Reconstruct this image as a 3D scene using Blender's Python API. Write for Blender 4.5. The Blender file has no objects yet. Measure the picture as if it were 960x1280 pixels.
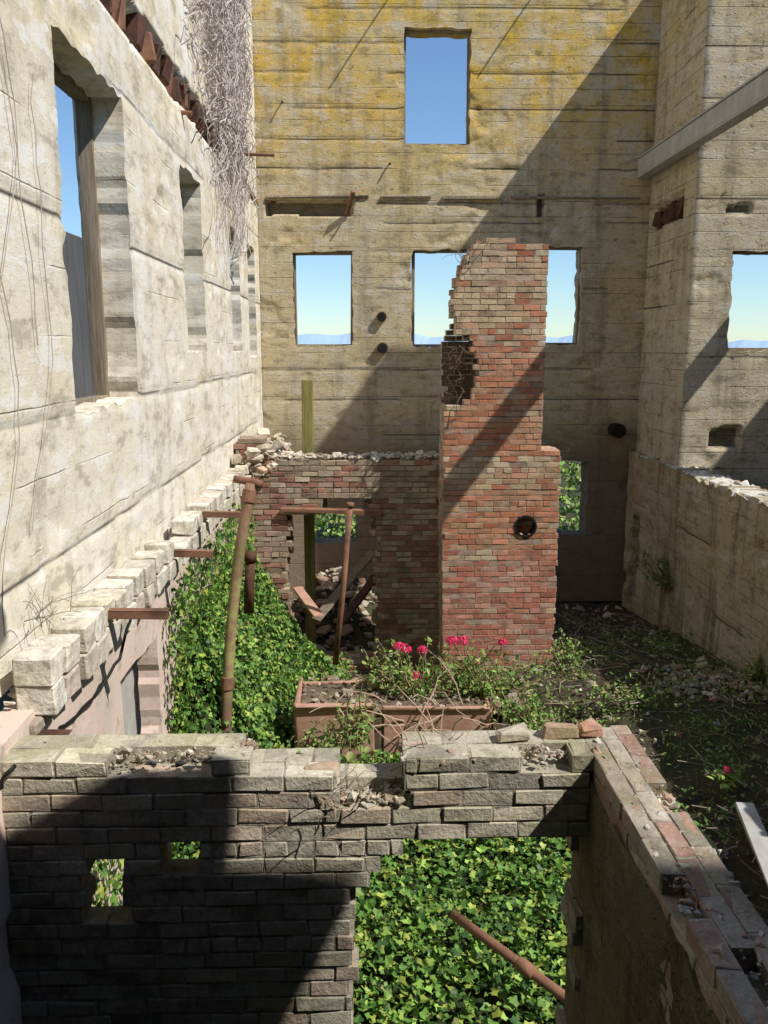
import bpy, math, random
import numpy as np
from mathutils import Vector, Matrix
random.seed(7); rng=np.random.default_rng(7)
C=bpy.context.scene.collection
# ------------------------------------------------------------ camera frame
FP=1050.0; PT=math.radians(10.94); YW=math.radians(1.36); CAM=np.array([0,0,4.0])
Fv=np.array([math.sin(YW)*math.cos(PT),math.cos(YW)*math.cos(PT),-math.sin(PT)])
Rv=np.array([math.cos(YW),-math.sin(YW),0.0]); Uv=np.cross(Rv,Fv)
def ray(u,v): return Fv+Rv*(u-480)/FP+Uv*(640-v)/FP
def onY(u,v,Y): d=ray(u,v); return CAM+d*(Y/d[1])
def onX(u,v,X): d=ray(u,v); return CAM+d*(X/d[0])
def onZ(u,v,Z): d=ray(u,v); return CAM+d*((Z-4.0)/d[2])
SA,SC=1.9,2.56
SUN=np.array([SA,-1.0,SC]); SUN=SUN/np.linalg.norm(SUN)
# ------------------------------------------------------------ noise
_T=rng.random((256,256))
def vn(x,y,s=0):
    x=np.asarray(x,float)+s*17.31; y=np.asarray(y,float)+s*9.77
    xi=np.floor(x).astype(int); yi=np.floor(y).astype(int); fx=x-xi; fy=y-yi
    fx=fx*fx*(3-2*fx); fy=fy*fy*(3-2*fy)
    a=_T[xi%256,yi%256]; b=_T[(xi+1)%256,yi%256]; c=_T[xi%256,(yi+1)%256]; d=_T[(xi+1)%256,(yi+1)%256]
    return (a*(1-fx)+b*fx)*(1-fy)+(c*(1-fx)+d*fx)*fy
def fbm(x,y,s=0,o=4):
    r=0;a=.5;t=0
    for i in range(o):
        r=r+a*vn(x*2**i,y*2**i,s+i*3); t+=a; a*=.5
    return r/t
def hsh(a,b): return (np.sin(a*127.1+b*311.7)*43758.5453)%1.0
# ------------------------------------------------------------ object helpers
def mark(o,label=None,cat=None,group=None,kind=None):
    if label:o['label']=label
    if cat:o['category']=cat
    if group:o['group']=group
    if kind:o['kind']=kind
    return o
def empty(name,loc,label=None,cat=None,group=None):
    o=bpy.data.objects.new(name,None); C.objects.link(o); o.location=tuple(float(q) for q in loc)
    return mark(o,label,cat,group)
def wloc(o):
    l=np.zeros(3)
    while o is not None: l=l+np.array(o.location); o=o.parent
    return l
class MB:
    def __init__(s): s.v=[];s.f=[];s.c=[];s.g=[];s.m=[];s.n=0
    def add(s,v,f,col=(.5,.5,.5),m=0,g=0.0):
        v=np.asarray(v,float).reshape(-1,3)
        s.v.append(v); col=np.asarray(col,float)
        s.c.append(np.tile(col,(len(v),1)) if col.ndim==1 else col)
        s.g.append(np.full(len(v),g) if np.ndim(g)==0 else np.asarray(g,float))
        n=s.n
        if isinstance(f,np.ndarray): s.f+= (f+n).tolist()
        else: s.f+=[[i+n for i in q] for q in f]
        s.m+=[m]*len(f); s.n+=len(v)
    def build(s,name,mats,parent=None,smooth=False,loc=None):
        me=bpy.data.meshes.new(name); V=np.concatenate(s.v)
        o=bpy.data.objects.new(name,me); C.objects.link(o)
        if parent is not None: o.parent=parent; V=V-wloc(parent)
        elif loc is not None: o.location=tuple(float(q) for q in loc); V=V-np.array(loc)
        me.from_pydata(V.tolist(),[],s.f)
        if not isinstance(mats,(list,tuple)): mats=[mats]
        for m in mats: me.materials.append(m)
        if len(mats)>1: me.polygons.foreach_set('material_index',s.m)
        a=me.color_attributes.new('col','FLOAT_COLOR','POINT')
        cc=np.concatenate(s.c); cc=np.hstack([cc,np.ones((len(cc),1))]); a.data.foreach_set('color',cc.ravel())
        g=me.attributes.new('groove','FLOAT','POINT'); g.data.foreach_set('value',np.concatenate(s.g))
        if smooth: me.polygons.foreach_set('use_smooth',[True]*len(me.polygons))
        me.update(); return o
_cs=[(x,y,z) for x in(-1,1) for y in(-1,1) for z in(-1,1)]
TS=[];TI=[]
for c in _cs:
    for a in range(3):
        TS.append(c); TI.append([0 if b==a else 1 for b in range(3)])
TS=np.array(TS,float);TI=np.array(TI,float)
TF=[]
ci={c:i for i,c in enumerate(_cs)}
for a in range(3):
    b,c_=[k for k in range(3) if k!=a]
    for s in(-1,1):
        q=[]
        for sb,sc in((-1,-1),(1,-1),(1,1),(-1,1)):
            t=[0,0,0];t[a]=s;t[b]=sb;t[c_]=sc;q.append(ci[tuple(t)]*3+a)
        TF.append(q)
    for sb in(-1,1):
        for sc in(-1,1):
            t=[0,0,0];t[b]=sb;t[c_]=sc;t[a]=-1;c1=ci[tuple(t)];t[a]=1;c2=ci[tuple(t)]
            TF.append([c1*3+b,c2*3+b,c2*3+c_,c1*3+c_])
for c in _cs: TF.append([ci[c]*3,ci[c]*3+1,ci[c]*3+2])
def rotm(a,b,c): return np.array(Matrix.Rotation(c,3,'Z')@Matrix.Rotation(b,3,'Y')@Matrix.Rotation(a,3,'X'))
def cbox(mb,c,h,ch=.004,col=(.5,.5,.5),jit=0.0,R=None,m=0):
    h=np.array(h,float); v=TS*(h-ch*TI)
    if jit: v=v+np.repeat(rng.normal(0,jit,(8,3)),3,axis=0)+rng.normal(0,jit*.25,(24,3))
    if R is not None: v=v@np.asarray(R).T
    mb.add(v+np.array(c,float),TF,col,m)
def bar(mb,a,b,w,h,col=(.5,.5,.5),ch=.003,jit=0,m=0):
    a=np.array(a,float);b=np.array(b,float);d=b-a;L=np.linalg.norm(d);d/=L
    up=np.array([0,0,1.0]) if abs(d[2])<.95 else np.array([0,1.0,0])
    s=np.cross(d,up);s/=np.linalg.norm(s);t=np.cross(s,d)
    cbox(mb,(a+b)/2,(L/2,w/2,h/2),ch,col,jit,np.stack([d,s,t],axis=1),m)
def tube(mb,pts,r,sides=6,col=(.5,.5,.5),m=0,cap=True):
    P=np.array(pts,float);n=len(P); r=np.full(n,r) if np.ndim(r)==0 else np.array(r,float)
    T=np.gradient(P,axis=0);T/=np.linalg.norm(T,axis=1)[:,None]+1e-9
    up=np.array([0.13,.21,.97]) if abs(T[0][2])<.8 else np.array([.97,.13,.1])
    S=np.cross(T,up);S/=np.linalg.norm(S,axis=1)[:,None]+1e-9;B=np.cross(T,S)
    an=np.arange(sides)*2*math.pi/sides
    V=P[:,None,:]+r[:,None,None]*(S[:,None,:]*np.cos(an)[None,:,None]+B[:,None,:]*np.sin(an)[None,:,None])
    f=[]
    for i in range(n-1):
        for k in range(sides):
            k2=(k+1)%sides;f.append([i*sides+k,i*sides+k2,(i+1)*sides+k2,(i+1)*sides+k])
    if cap: f.append(list(range(sides))[::-1]);f.append([(n-1)*sides+k for k in range(sides)])
    mb.add(V.reshape(-1,3),f,col,m)
L_IVY=np.array([(0,0,0),(.42,-.12,.1),(.55,.36,.14),(.27,.5,.05),(0,1,-.05),(-.27,.5,.05),(-.55,.36,.14),(-.42,-.12,.1)])
F_IVY=[[0,1,2,3,4],[0,4,5,6,7]]
L_LF=np.array([(0,0,0),(.22,.3,.06),(.2,.7,.05),(0,1,-.08),(-.2,.7,.05),(-.22,.3,.06)]);F_LF=[[0,1,2,3],[0,3,4,5]]
def leaves(mb,P,N,S,cols,kind='ivy',m=0):
    P=np.asarray(P,float);N=np.asarray(N,float);N=N/(np.linalg.norm(N,axis=1)[:,None]+1e-9)
    n=len(P); A=rng.normal(size=(n,3)); A[:,2]-=.4; A=A-(A*N).sum(1)[:,None]*N; A/=np.linalg.norm(A,axis=1)[:,None]+1e-9
    B=np.cross(A,N); T,F=(L_IVY,F_IVY) if kind=='ivy' else (L_LF,F_LF)
    V=P[:,None,:]+np.asarray(S)[:,None,None]*(T[None,:,0,None]*B[:,None,:]+T[None,:,1,None]*A[:,None,:]+T[None,:,2,None]*N[:,None,:])
    k=len(T); Fa=np.array(F); Fs=(Fa[None]+(np.arange(n)*k)[:,None,None]).reshape(-1,Fa.shape[1])
    mb.add(V.reshape(-1,3),Fs,np.repeat(np.asarray(cols),k,axis=0),m)
def pick(pal,n,j=.15):
    pal=np.array(pal);c=pal[rng.integers(0,len(pal),n)];return np.clip(c*(1+rng.normal(0,j,(n,1))),.003,.95)
IVY=[(.11,.23,.04),(.15,.3,.05),(.22,.38,.07),(.06,.14,.03),(.3,.44,.09),(.11,.24,.05),(.34,.4,.08),(.04,.1,.025)]
def chunks(mb,P,S,pal,flat=.7,m=0):
    cols=pick(pal,len(P))
    for i,(p,s) in enumerate(zip(P,S)):
        h=np.array([1,rng.uniform(.55,1),rng.uniform(.4,flat)])*s
        cbox(mb,p,h,s*.2,cols[i],s*.2,rotm(*rng.uniform(-.5,.5,2),rng.uniform(0,6.3)),m)
# ------------------------------------------------------------ materials
class G:
    def __init__(s,name):
        s.mat=bpy.data.materials.new(name);s.mat.use_nodes=True;s.t=s.mat.node_tree;s.t.nodes.clear()
        s.out=s.t.nodes.new('ShaderNodeOutputMaterial')
    def n(s,ty,ins=None,**at):
        nd=s.t.nodes.new('ShaderNode'+ty)
        for k,v in at.items(): setattr(nd,k,v)
        for k,v in (ins or {}).items(): s.set(nd.inputs[k],v)
        return nd
    def set(s,inp,v):
        if isinstance(v,bpy.types.NodeSocket): s.t.links.new(v,inp)
        elif isinstance(v,(tuple,list)) and len(v)==3 and inp.type=='RGBA': inp.default_value=(*v,1)
        else: inp.default_value=v
    def pos(s,sc=None):
        g=s.n('NewGeometry').outputs['Position']
        if sc is None: return g
        return s.n('VectorMath',{0:g,1:sc},operation='MULTIPLY').outputs[0]
    def noise(s,scale,detail=5,rough=.6,vec=None,dist=0):
        return s.n('TexNoise',{'Vector':vec if vec is not None else s.pos(),'Scale':scale,'Detail':detail,'Roughness':rough,'Distortion':dist}).outputs['Fac']
    def ramp(s,f,a,b,x=0.0,y=1.0):
        return s.n('MapRange',{'Value':f,'From Min':a,'From Max':b,'To Min':x,'To Max':y}).outputs['Result']
    def mix(s,f,a,b,bt='MIX'):
        nd=s.n('Mix',data_type='RGBA',blend_type=bt);s.set(nd.inputs[0],f);s.set(nd.inputs[6],a);s.set(nd.inputs[7],b);return nd.outputs[2]
    def m(s,op,a,b=0.0,clamp=False):
        nd=s.n('Math',operation=op,use_clamp=clamp);s.set(nd.inputs[0],a);s.set(nd.inputs[1],b);return nd.outputs[0]
    def attr(s,n,o='Color'): return s.n('Attribute',attribute_name=n).outputs[o]
    def sep(s): return s.n('SeparateXYZ',{0:s.pos()}).outputs
    def bump(s,h,st,d=.02,nrm=None):
        i={'Height':h,'Strength':st,'Distance':d}
        if nrm is not None:i['Normal']=nrm
        return s.n('Bump',i).outputs[0]
    def fin(s,col,rough=.9,nrm=None,metal=0.0,trans=0.0,spec=.3):
        i={'Base Color':col,'Roughness':rough,'Metallic':metal,'Specular IOR Level':spec}
        if nrm is not None:i['Normal']=nrm
        b=s.n('BsdfPrincipled',i).outputs[0]
        if trans:
            t=s.n('BsdfTranslucent',{'Color':col}).outputs[0]
            b=s.n('MixShader',{0:trans,1:b,2:t}).outputs[0]
        s.t.links.new(b,s.out.inputs[0]);return s.mat
def concrete(name,A,B,Cc,lich=(.36,.25,.05),lz=(5,9),lamt=.8,dark=(.1,.085,.06),dz=None,line=.6,bh=.17,stain=.4,pale=(.7,.67,.6),pamt=.45,bd=.012,fine=.3,lg=(.44,.6),ptm=.5,pb=.4,lmin=.12):
    g=G(name); z=g.sep()[2]
    nb=g.noise(.55,2,.6);nm=g.noise(4.5,5,.72);nf=g.noise(45,2,.7);n2=g.noise(1.9,5,.75,dist=.3)
    col=g.mix(g.ramp(nm,.35,.65),A,B)
    col=g.mix(g.ramp(nb,.42,.62,0,.75),col,Cc)
    lm=g.m('MULTIPLY',g.ramp(n2,.36,.6),g.ramp(z,lz[0],lz[1],lmin,lamt))
    col=g.mix(lm,col,lich)
    st=g.noise(1.0,4,.65,vec=g.pos((4.5,4.5,.45)))
    col=g.mix(g.m('MULTIPLY',g.ramp(st,.5,.72),stain),col,dark)
    pt=g.noise(11,3,.75); col=g.mix(g.ramp(pt,.6,.7,0,ptm),col,dark)
    pw=g.noise(2.7,5,.78,vec=g.pos((1,1,2.2)));col=g.mix(g.ramp(pw,.53,.6,0,pamt),col,pale)
    col=g.mix(g.ramp(pw,.47,.38,0,.45),col,dark)
    fr=g.m('FRACT',g.m('ADD',g.m('ADD',g.m('DIVIDE',z,bh),.5),g.m('MULTIPLY',pw,.07)))
    ln=g.ramp(g.m('ABSOLUTE',g.m('SUBTRACT',fr,.5)),.0,.04*.17/bh,1,0)
    gate=g.ramp(g.noise(1.0,2,.6,vec=g.pos((1.1,1.1,5.5))),lg[0],lg[1])
    ln=g.m('MULTIPLY',ln,gate)
    col=g.mix(g.m('MULTIPLY',ln,line),col,dark)
    gv=g.ramp(g.attr('groove','Fac'),.62,.95)
    col=g.mix(g.m('MULTIPLY',gv,.92),col,(.025,.02,.015))
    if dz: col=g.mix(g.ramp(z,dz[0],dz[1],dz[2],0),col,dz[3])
    col=g.mix(g.ramp(nf,.35,.75,.0,fine),col,(.03,.03,.025),'MIX')
    gr=g.noise(1.0,2,.6,vec=g.pos((2.5,2.5,60)))
    h=g.m('ADD',g.m('MULTIPLY',nm,.35),g.m('ADD',g.m('MULTIPLY',nf,.3),g.m('MULTIPLY',gr,.2)))
    h=g.m('SUBTRACT',h,g.m('MULTIPLY',ln,.9)); h=g.m('SUBTRACT',h,g.m('MULTIPLY',g.ramp(pt,.6,.68),ptm));h=g.m('ADD',h,g.m('MULTIPLY',g.ramp(pw,.53,.56),pb))
    return g.fin(col,.92,g.bump(h,.8,bd))
M={}
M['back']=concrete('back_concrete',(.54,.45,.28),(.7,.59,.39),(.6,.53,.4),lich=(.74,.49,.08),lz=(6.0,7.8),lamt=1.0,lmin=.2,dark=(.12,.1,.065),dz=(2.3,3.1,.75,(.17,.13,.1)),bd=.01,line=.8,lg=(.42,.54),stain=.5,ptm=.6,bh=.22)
M['left']=concrete('left_concrete',(.78,.71,.57),(.84,.8,.67),(.86,.83,.76),lich=(.72,.58,.3),lz=(2.6,6.5),lamt=.6,line=.4,stain=.35,dark=(.22,.19,.145),pale=(.9,.89,.85),pamt=.7,bd=.005,fine=.1,lg=(.5,.58),ptm=.3,bh=.34,pb=.15)
M['pier']=concrete('pier_concrete',(.54,.47,.32),(.7,.62,.45),(.62,.55,.44),lz=(5,9),lamt=.7,lich=(.62,.45,.14),lg=(.42,.54),line=.75,stain=.5,ptm=.6,bh=.22)
M['low']=concrete('low_concrete',(.44,.37,.26),(.54,.47,.35),(.48,.43,.33),lz=(0,3),lamt=.4,line=.2,stain=.9,dark=(.08,.06,.04),pamt=.25,bd=.018)
M['dark']=concrete('dark_render',(.12,.095,.06),(.17,.135,.09),(.14,.115,.08),lz=(0,3),lamt=.2,line=.1,stain=.95,dark=(.03,.022,.015),pamt=.06,bd=.02)  # very dark brown, heavily streaked render
def brickmat(name,stain,amt,moss=0,darkf=.35,dk=.5,bd=.01):
    g=G(name);c=g.attr('col');nm=g.noise(7,4,.7);nf=g.noise(60,2,.7);nb=g.noise(2.2,4,.75)
    col=g.mix(g.ramp(nb,.46,.62,0,amt),c,stain)
    col=g.mix(g.ramp(nm,.5,.7,0,dk),col,(.09,.07,.05))
    col=g.mix(g.ramp(nf,.35,.7,0,darkf),col,(.06,.05,.035))
    if moss: col=g.mix(g.ramp(nb,.44,.36,0,moss),col,(.27,.26,.11))
    h=g.m('ADD',nm,g.m('MULTIPLY',nf,.6))
    return g.fin(col,.93,g.bump(h,.8,bd))
M['brick']=brickmat('red_brick',(.56,.38,.28),.25,0,.2,.5,.01)
M['fbrick']=brickmat('weathered_brick',(.56,.52,.42),.5,.4,.3,.6,.009)
def rust(name,a,b,c=(.03,.02,.016),moss=None):
    g=G(name);n=g.noise(9,4,.7);n2=g.noise(2.5,3,.6)
    col=g.mix(g.ramp(n,.35,.65),a,b);col=g.mix(g.ramp(n2,.5,.7,0,.7),col,c)
    if moss:
        z=g.sep()[2];band=g.m('MULTIPLY',g.ramp(z,moss[0],moss[0]+.3),g.ramp(z,moss[1],moss[1]+.5,1,.25))
        col=g.mix(g.m('MULTIPLY',g.ramp(g.noise(5,5,.7),.4,.58),band),col,(.34,.33,.12))
    return g.fin(col,.85,g.bump(n,.5,.01),.05)
M['rust']=rust('rusty_iron',(.2,.1,.065),(.31,.16,.1))
M['drust']=rust('dark_rusty_iron',(.06,.035,.028),(.15,.065,.04))
M['rustmoss']=rust('mossy_cast_iron',(.22,.12,.085),(.32,.19,.13),moss=(1.3,2.2))
M['redrust']=rust('pinkish_rust',(.46,.24,.17),(.52,.33,.25),(.24,.14,.1))
g=G('grey_paint_steel');n=g.noise(5,4,.7);M['beam']=g.fin(g.mix(g.ramp(n,.3,.7),(.5,.51,.5),(.36,.34,.31)),.7,g.bump(n,.3,.01))
g=G('rotten_wood');n=g.noise(1,4,.7,vec=g.pos((30,30,2)));M['wood']=g.fin(g.mix(g.ramp(n,.3,.7),(.15,.12,.085),(.36,.3,.22)),.9,g.bump(n,.6,.01))
g=G('dark_board');n=g.noise(1,4,.7,vec=g.pos((30,30,2)));M['dboard']=g.fin(g.mix(g.ramp(n,.3,.7),(.07,.075,.085),(.13,.135,.145)),.8,g.bump(n,.5,.01))
g=G('mossy_timber');n=g.noise(1,4,.7,vec=g.pos((25,25,2)));M['mwood']=g.fin(g.mix(g.ramp(n,.3,.7),(.14,.13,.04),(.34,.3,.1)),.9,g.bump(n,.6,.01))
g=G('pink_plaster');n=g.noise(4,5,.7);nb=g.noise(1.2,4,.65)
col=g.mix(g.ramp(n,.35,.65),(.7,.52,.45),(.76,.63,.55));col=g.mix(g.ramp(nb,.46,.62,0,.8),col,(.58,.5,.42));col=g.mix(g.ramp(g.noise(8,4,.7),.55,.68,0,.65),col,(.25,.2,.16))
M['pink']=g.fin(col,.9,g.bump(n,.5,.02))
g=G('leaf_green');M['leaf']=g.fin(g.attr('col'),.5,None,0,.2,.35)
g=G('petal');M['petal']=g.fin(g.attr('col'),.5,None,0,.3)
g=G('dry_stem');n=g.noise(20,2,.6);M['twig']=g.fin(g.mix(g.ramp(n,.3,.7,0,.3),g.attr('col'),(.05,.04,.03)),.9)
g=G('rubble_stone');n=g.noise(18,3,.7);n3=g.noise(5,4,.7);M['stone']=g.fin(g.mix(g.ramp(n3,.52,.66,0,.5),g.mix(g.ramp(n,.4,.7,0,.5),g.attr('col'),(.14,.11,.08)),(.3,.27,.16)),.93,g.bump(g.m('ADD',n,n3),.7,.016))
g=G('soil');n=g.noise(3,6,.75);n2=g.noise(22,4,.75);nb=g.noise(.7,3,.6)
col=g.mix(g.ramp(n,.35,.65),(.03,.023,.016),(.09,.07,.045));col=g.mix(g.ramp(n2,.55,.68,0,.6),col,(.25,.2,.15));col=g.mix(g.ramp(nb,.48,.6,0,.6),col,(.05,.07,.02))
M['soil']=g.fin(col,.95,g.bump(g.m('ADD',n,g.m('MULTIPLY',n2,.5)),1,.05))
g=G('sea_water');n=g.noise(.03,3,.6);M['sea']=g.fin((.06,.13,.2),.25,g.bump(n,.3,1))
g=G('far_hill');n=g.noise(.002,3,.6);M['hill']=g.fin(g.mix(n,(.33,.46,.6),(.4,.52,.64)),1)  # pale blue of distance haze mixed into the hill colour
g=G('black_rubber');M['black']=g.fin((.012,.012,.012),.6)
# ------------------------------------------------------------ grid walls with relief
def lin(a,b,brk,res):
    pts=sorted(set([a,b]+[q for q in brk if a<q<b]));o=[a]
    for p,q in zip(pts[:-1],pts[1:]):
        n=max(1,int(round((q-p)/res)));o+=[p+(q-p)*(i+1)/n for i in range(n)]
    return np.array(o)
def grid_wall(mb,O,ax,nr,U,Z,holes,res,thick,disp,seed=0,warp=1.0,top=None):
    O=np.array(O,float);ax=np.array(ax,float);nr=np.array(nr,float)
    us=lin(U[0],U[1],[q for h in holes for q in(h[0],h[1])],res);zs=lin(Z[0],Z[1],[q for h in holes for q in(h[2],h[3])],res)
    uu,zz=np.meshgrid(us,zs,indexing='ij')
    uc=(us[:-1]+us[1:])/2;zc=(zs[:-1]+zs[1:])/2;UC,ZC=np.meshgrid(uc,zc,indexing='ij')
    sol=np.ones(UC.shape,bool)
    for h in holes: sol&=~((UC>h[0])&(UC<h[1])&(ZC>h[2])&(ZC<h[3]))
    d,gv=disp(uu,zz)
    near=np.zeros_like(uu)
    for h in holes:
        dx=np.maximum(np.maximum(h[0]-uu,uu-h[1]),0);dzz=np.maximum(np.maximum(h[2]-zz,zz-h[3]),0)
        near=np.maximum(near,np.clip(1-np.hypot(dx,dzz)/.15,0,1))
    if top is not None: near=np.maximum(near,np.clip(1-(Z[1]-zz)/.2,0,1))
    du=(.02*(fbm(uu*2.5,zz*2.5,seed+1)-.5)+.05*(vn(uu*11,zz*11,seed+2)-.5))*warp*near
    dz=(.02*(fbm(uu*2.5,zz*2.5,seed+4)-.5)+.05*(vn(uu*11,zz*11,seed+5)-.5))*warp*near
    zt=zz+dz
    if top is not None: zt=Z[0]+(zz-Z[0])*(top(uu)-Z[0])/(Z[1]-Z[0])+dz
    up=uu+du
    fr=O+up[...,None]*ax+zt[...,None]*np.array([0,0,1.])+d[...,None]*nr
    bk=O+up[...,None]*ax+zt[...,None]*np.array([0,0,1.])-thick*nr
    nu,nz=uu.shape;idx=np.arange(nu*nz).reshape(nu,nz)
    a=idx[:-1,:-1][sol];b=idx[1:,:-1][sol];c=idx[1:,1:][sol];e=idx[:-1,1:][sol]
    mb.add(fr.reshape(-1,3),np.stack([a,b,c,e],1),g=gv.ravel())
    mb.add(bk.reshape(-1,3),np.stack([a,e,c,b],1))
    S=np.pad(sol,1,constant_values=False);V=[]
    for i in range(nu):
        for j in np.nonzero(S[i,1:-1]!=S[i+1,1:-1])[0]: V.append((i,j,i,j+1))
    for j in range(nz):
        for i in np.nonzero(S[1:-1,j]!=S[1:-1,j+1])[0]: V.append((i,j,i+1,j))
    V=np.array(V)
    P0=fr[V[:,0],V[:,1]];P1=fr[V[:,2],V[:,3]];Q0=bk[V[:,0],V[:,1]];Q1=bk[V[:,2],V[:,3]]
    X=np.stack([P0,P1,Q1,Q0],1).reshape(-1,3);mb.add(X,np.arange(len(X)).reshape(-1,4))
def boards(lifts,seed,bh=.22,amp=1.0,rec=(),cr=1.0,gate=.38):
    def f(u,z):
        zz=z/bh;row=np.floor(zz)
        off=(hsh(row,np.floor(u/2.3+hsh(row,3.)*5))-.5)*.004
        d=off+.012*(fbm(u*.6,z*.6,seed,2)-.5)
        gv=np.zeros_like(u)
        for L in lifts:
            zl=L+.02*(vn(u*1.3,u*0+L,seed+5)-.5)+.01*(vn(u*7,u*0+L,seed+5)-.5)
            k=np.exp(-((z-zl)/.03)**2)*np.clip((vn(u*.9,u*0+L*3,seed+6)-gate)*6,0,1)
            d=d-.008*k*cr;gv=np.maximum(gv,k)
        ch=np.clip((fbm(u*1.7,z*2.2,seed+8,5)-.68)*14,0,1);d=d-.02*ch
        d=d*amp
        for (a,b,c,e,dp) in rec:
            k=((u>a)&(u<b)&(z>c+.06*(vn(u*5,z*0,1)-.5))&(z<e+.06*(vn(u*5,z*0,2)-.5))).astype(float)
            d=d-dp*k;gv=np.maximum(gv,k*.85)
        return d,gv
    return f
def zo(v,Y,u=480): return float(onY(u,v,Y)[2])
def xo(u,v,Y): return float(onY(u,v,Y)[0])
XL=-1.55;YB=13.0;XR=4.25;YP=11.2
def hole(u0,v0,u1,v1,Y): vm=(v0+v1)/2; return (xo(u0,vm,Y),xo(u1,vm,Y),zo(v1,Y),zo(v0,Y))
bw=[hole(367,315,441,433,YB),hole(515,312,592,433,YB),hole(655,308,727,431,YB),hole(505,34,588,180,YB)]
bl=[hole(697,577,733,670,YB),hole(382,640,446,679,YB)]
def frame_part(parent,h,depthfn,w=.05,t=.07,mat='wood',which=(0,1,2,3)):
    mb=MB();a,b,c,e=h
    for i,(p,q) in enumerate((((a,c),(a,e)),((b,c),(b,e)),((a,e),(b,e)),((a,c),(b,c)))):
        if i not in which: continue
        j=rng.uniform(-.01,.01,2)
        bar(mb,depthfn(p[0]+j[0],p[1]),depthfn(q[0]+j[1],q[1]),t,w,(.2,.16,.1),.004,.004)
    o=mb.build('window_frame',M[mat],parent)
# back wall
root=empty('concrete_wall',(1.3,YB,0),'tall back wall of board-marked concrete, yellow with lichen, pierced by four windows showing sky','wall')
mb=MB();r1=(xo(332,258,YB),xo(440,258,YB),zo(268,YB),zo(251,YB),.16)
LB_=[2.7,3.25,3.7,4.9,5.45,5.85,6.12,6.6,7.0,7.42,7.9,8.3,8.75]
grid_wall(mb,(0,YB,0),(1,0,0),(0,-1,0),(-2.2,XR+.45),(0,9.9),bw+bl,.03,.4,
  boards(LB_,11,rec=[r1,(xo(672,250,YB),xo(681,250,YB),zo(272,YB),zo(245,YB),.12)],gate=.3),11,.9)
mb.build('wall_face',M['back'],root,True)
for h in bw: frame_part(root,(h[0]+.012,h[1]-.012,h[2]+.012,h[3]-.012),lambda x,z:(x,YB+.12,z),.04,.05)
for (u,v,r) in((477,396,.075),(478,435,.085)):
    mb=MB();p=onY(u,v,YB);tube(mb,[p+(0,-.07,0),p+(0,.1,0)],r,14);tube(mb,[p+(0,-.075,0),p+(0,-.02,0)],r*.75,14,m=1);mb.build('pipe_end',[M['drust'],M['black']],root)
mb=MB();p=onY(768,537,YB);tube(mb,[p+(0,-.25,0),p+(0,.05,0)],.11,16);mb.build('pipe_end',M['black'],root)
for (u,v,L) in((492,-12,.5),(668,-8,.42),(446,250,.22),(486,205,.1),(352,128,.1)):
    mb=MB();p=onY(u,v,YB);tube(mb,[p+(0,.05,0),p+(.01,-L*.5,0),p+(.02,-L,-.02)],.014,6);mb.build('rebar_stub',M['drust'],root)
mb=MB();bar(mb,onY(434,258,YB)+(0,-.02,-.12),onY(440,251,YB)+(.02,-.2,.1),.05,.05,(.3,.1,.05),jit=.004);mb.build('rusty_bracket',M['rust'],root)
mb=MB();x=-1.4
while x<4.1:
    L=rng.uniform(.6,1.5);z=6.2+rng.uniform(-.01,.01);bar(mb,(x,YB-.01,z),(min(x+L,4.2),YB-.01,z+rng.uniform(-.01,.01)),.05,.035,(.3,.2,.1),jit=.006);x+=L+rng.uniform(0,.25)
mb.build('floor_line_board',M['wood'],root)
# left wall (u = Y)
lw=[(4.6,5.87,3.66,5.6),(7.6,8.5,3.98,5.55),(10.2,10.95,3.98,5.42),(11.7,12.45,3.9,5.4)]
root=empty('concrete_wall',(XL,8,2.6),'sunlit pale left-hand concrete wall with four tall window openings and dead creeper','wall')
mb=MB()
grid_wall(mb,(XL,0,0),(0,1,0),(1,0,0),(-1.5,12.97),(2.55,11.5),lw,.035,.32,
  boards([2.98,3.68,4.67,5.62,7.0],31,amp=.7,rec=[(1.2,10.2,6.04,6.3,.13)],cr=1.8,gate=.12),31,.9)
mb.build('wall_face',M['left'],root,True)
for i,h in enumerate(lw): frame_part(root,(h[0]+.015,h[1]-.015,h[2]+.015,h[3]-.015),lambda y,z:(XL-.25,y,z),.05,.1,'wood',(1,2,3) if i<2 else (0,1,2,3))
mb=MB();cbox(mb,(XL-.3,5.2,4.2),(.012,.6,.52),.003,(.1,.1,.1),.003);mb.build('window_board',M['dboard'],root)
y=4.4
while y<10.1:
    mb=MB();cbox(mb,(XL-.05+rng.uniform(-.03,.02),y,6.17+rng.uniform(-.02,.02)),(.05,rng.uniform(.02,.08),rng.uniform(.08,.12)),.01,(.2,.08,.05),.014,rotm(rng.normal(0,.12),0,rng.normal(0,.2)));mb.build('rusty_bracket',M['rust' if rng.random()<.35 else 'drust'],root);y+=rng.uniform(.2,.4)
for (u0,u1,v) in((290,343,192),(228,240,140)):
    mb=MB();p=onX(u0,v,XL);q=onY(u1,v+2,p[1]);tube(mb,[p-(.1,0,0),(p+q)/2,q],.02,8);mb.build('rebar_stub',M['rust'],root)
mb=MB();bar(mb,(XL-.03,10.3,6.12),(XL-.03,12.9,6.12),.1,.09,(.3,.12,.06),jit=.01);mb.build('floor_line_beam',M['rust'],root)
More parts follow.
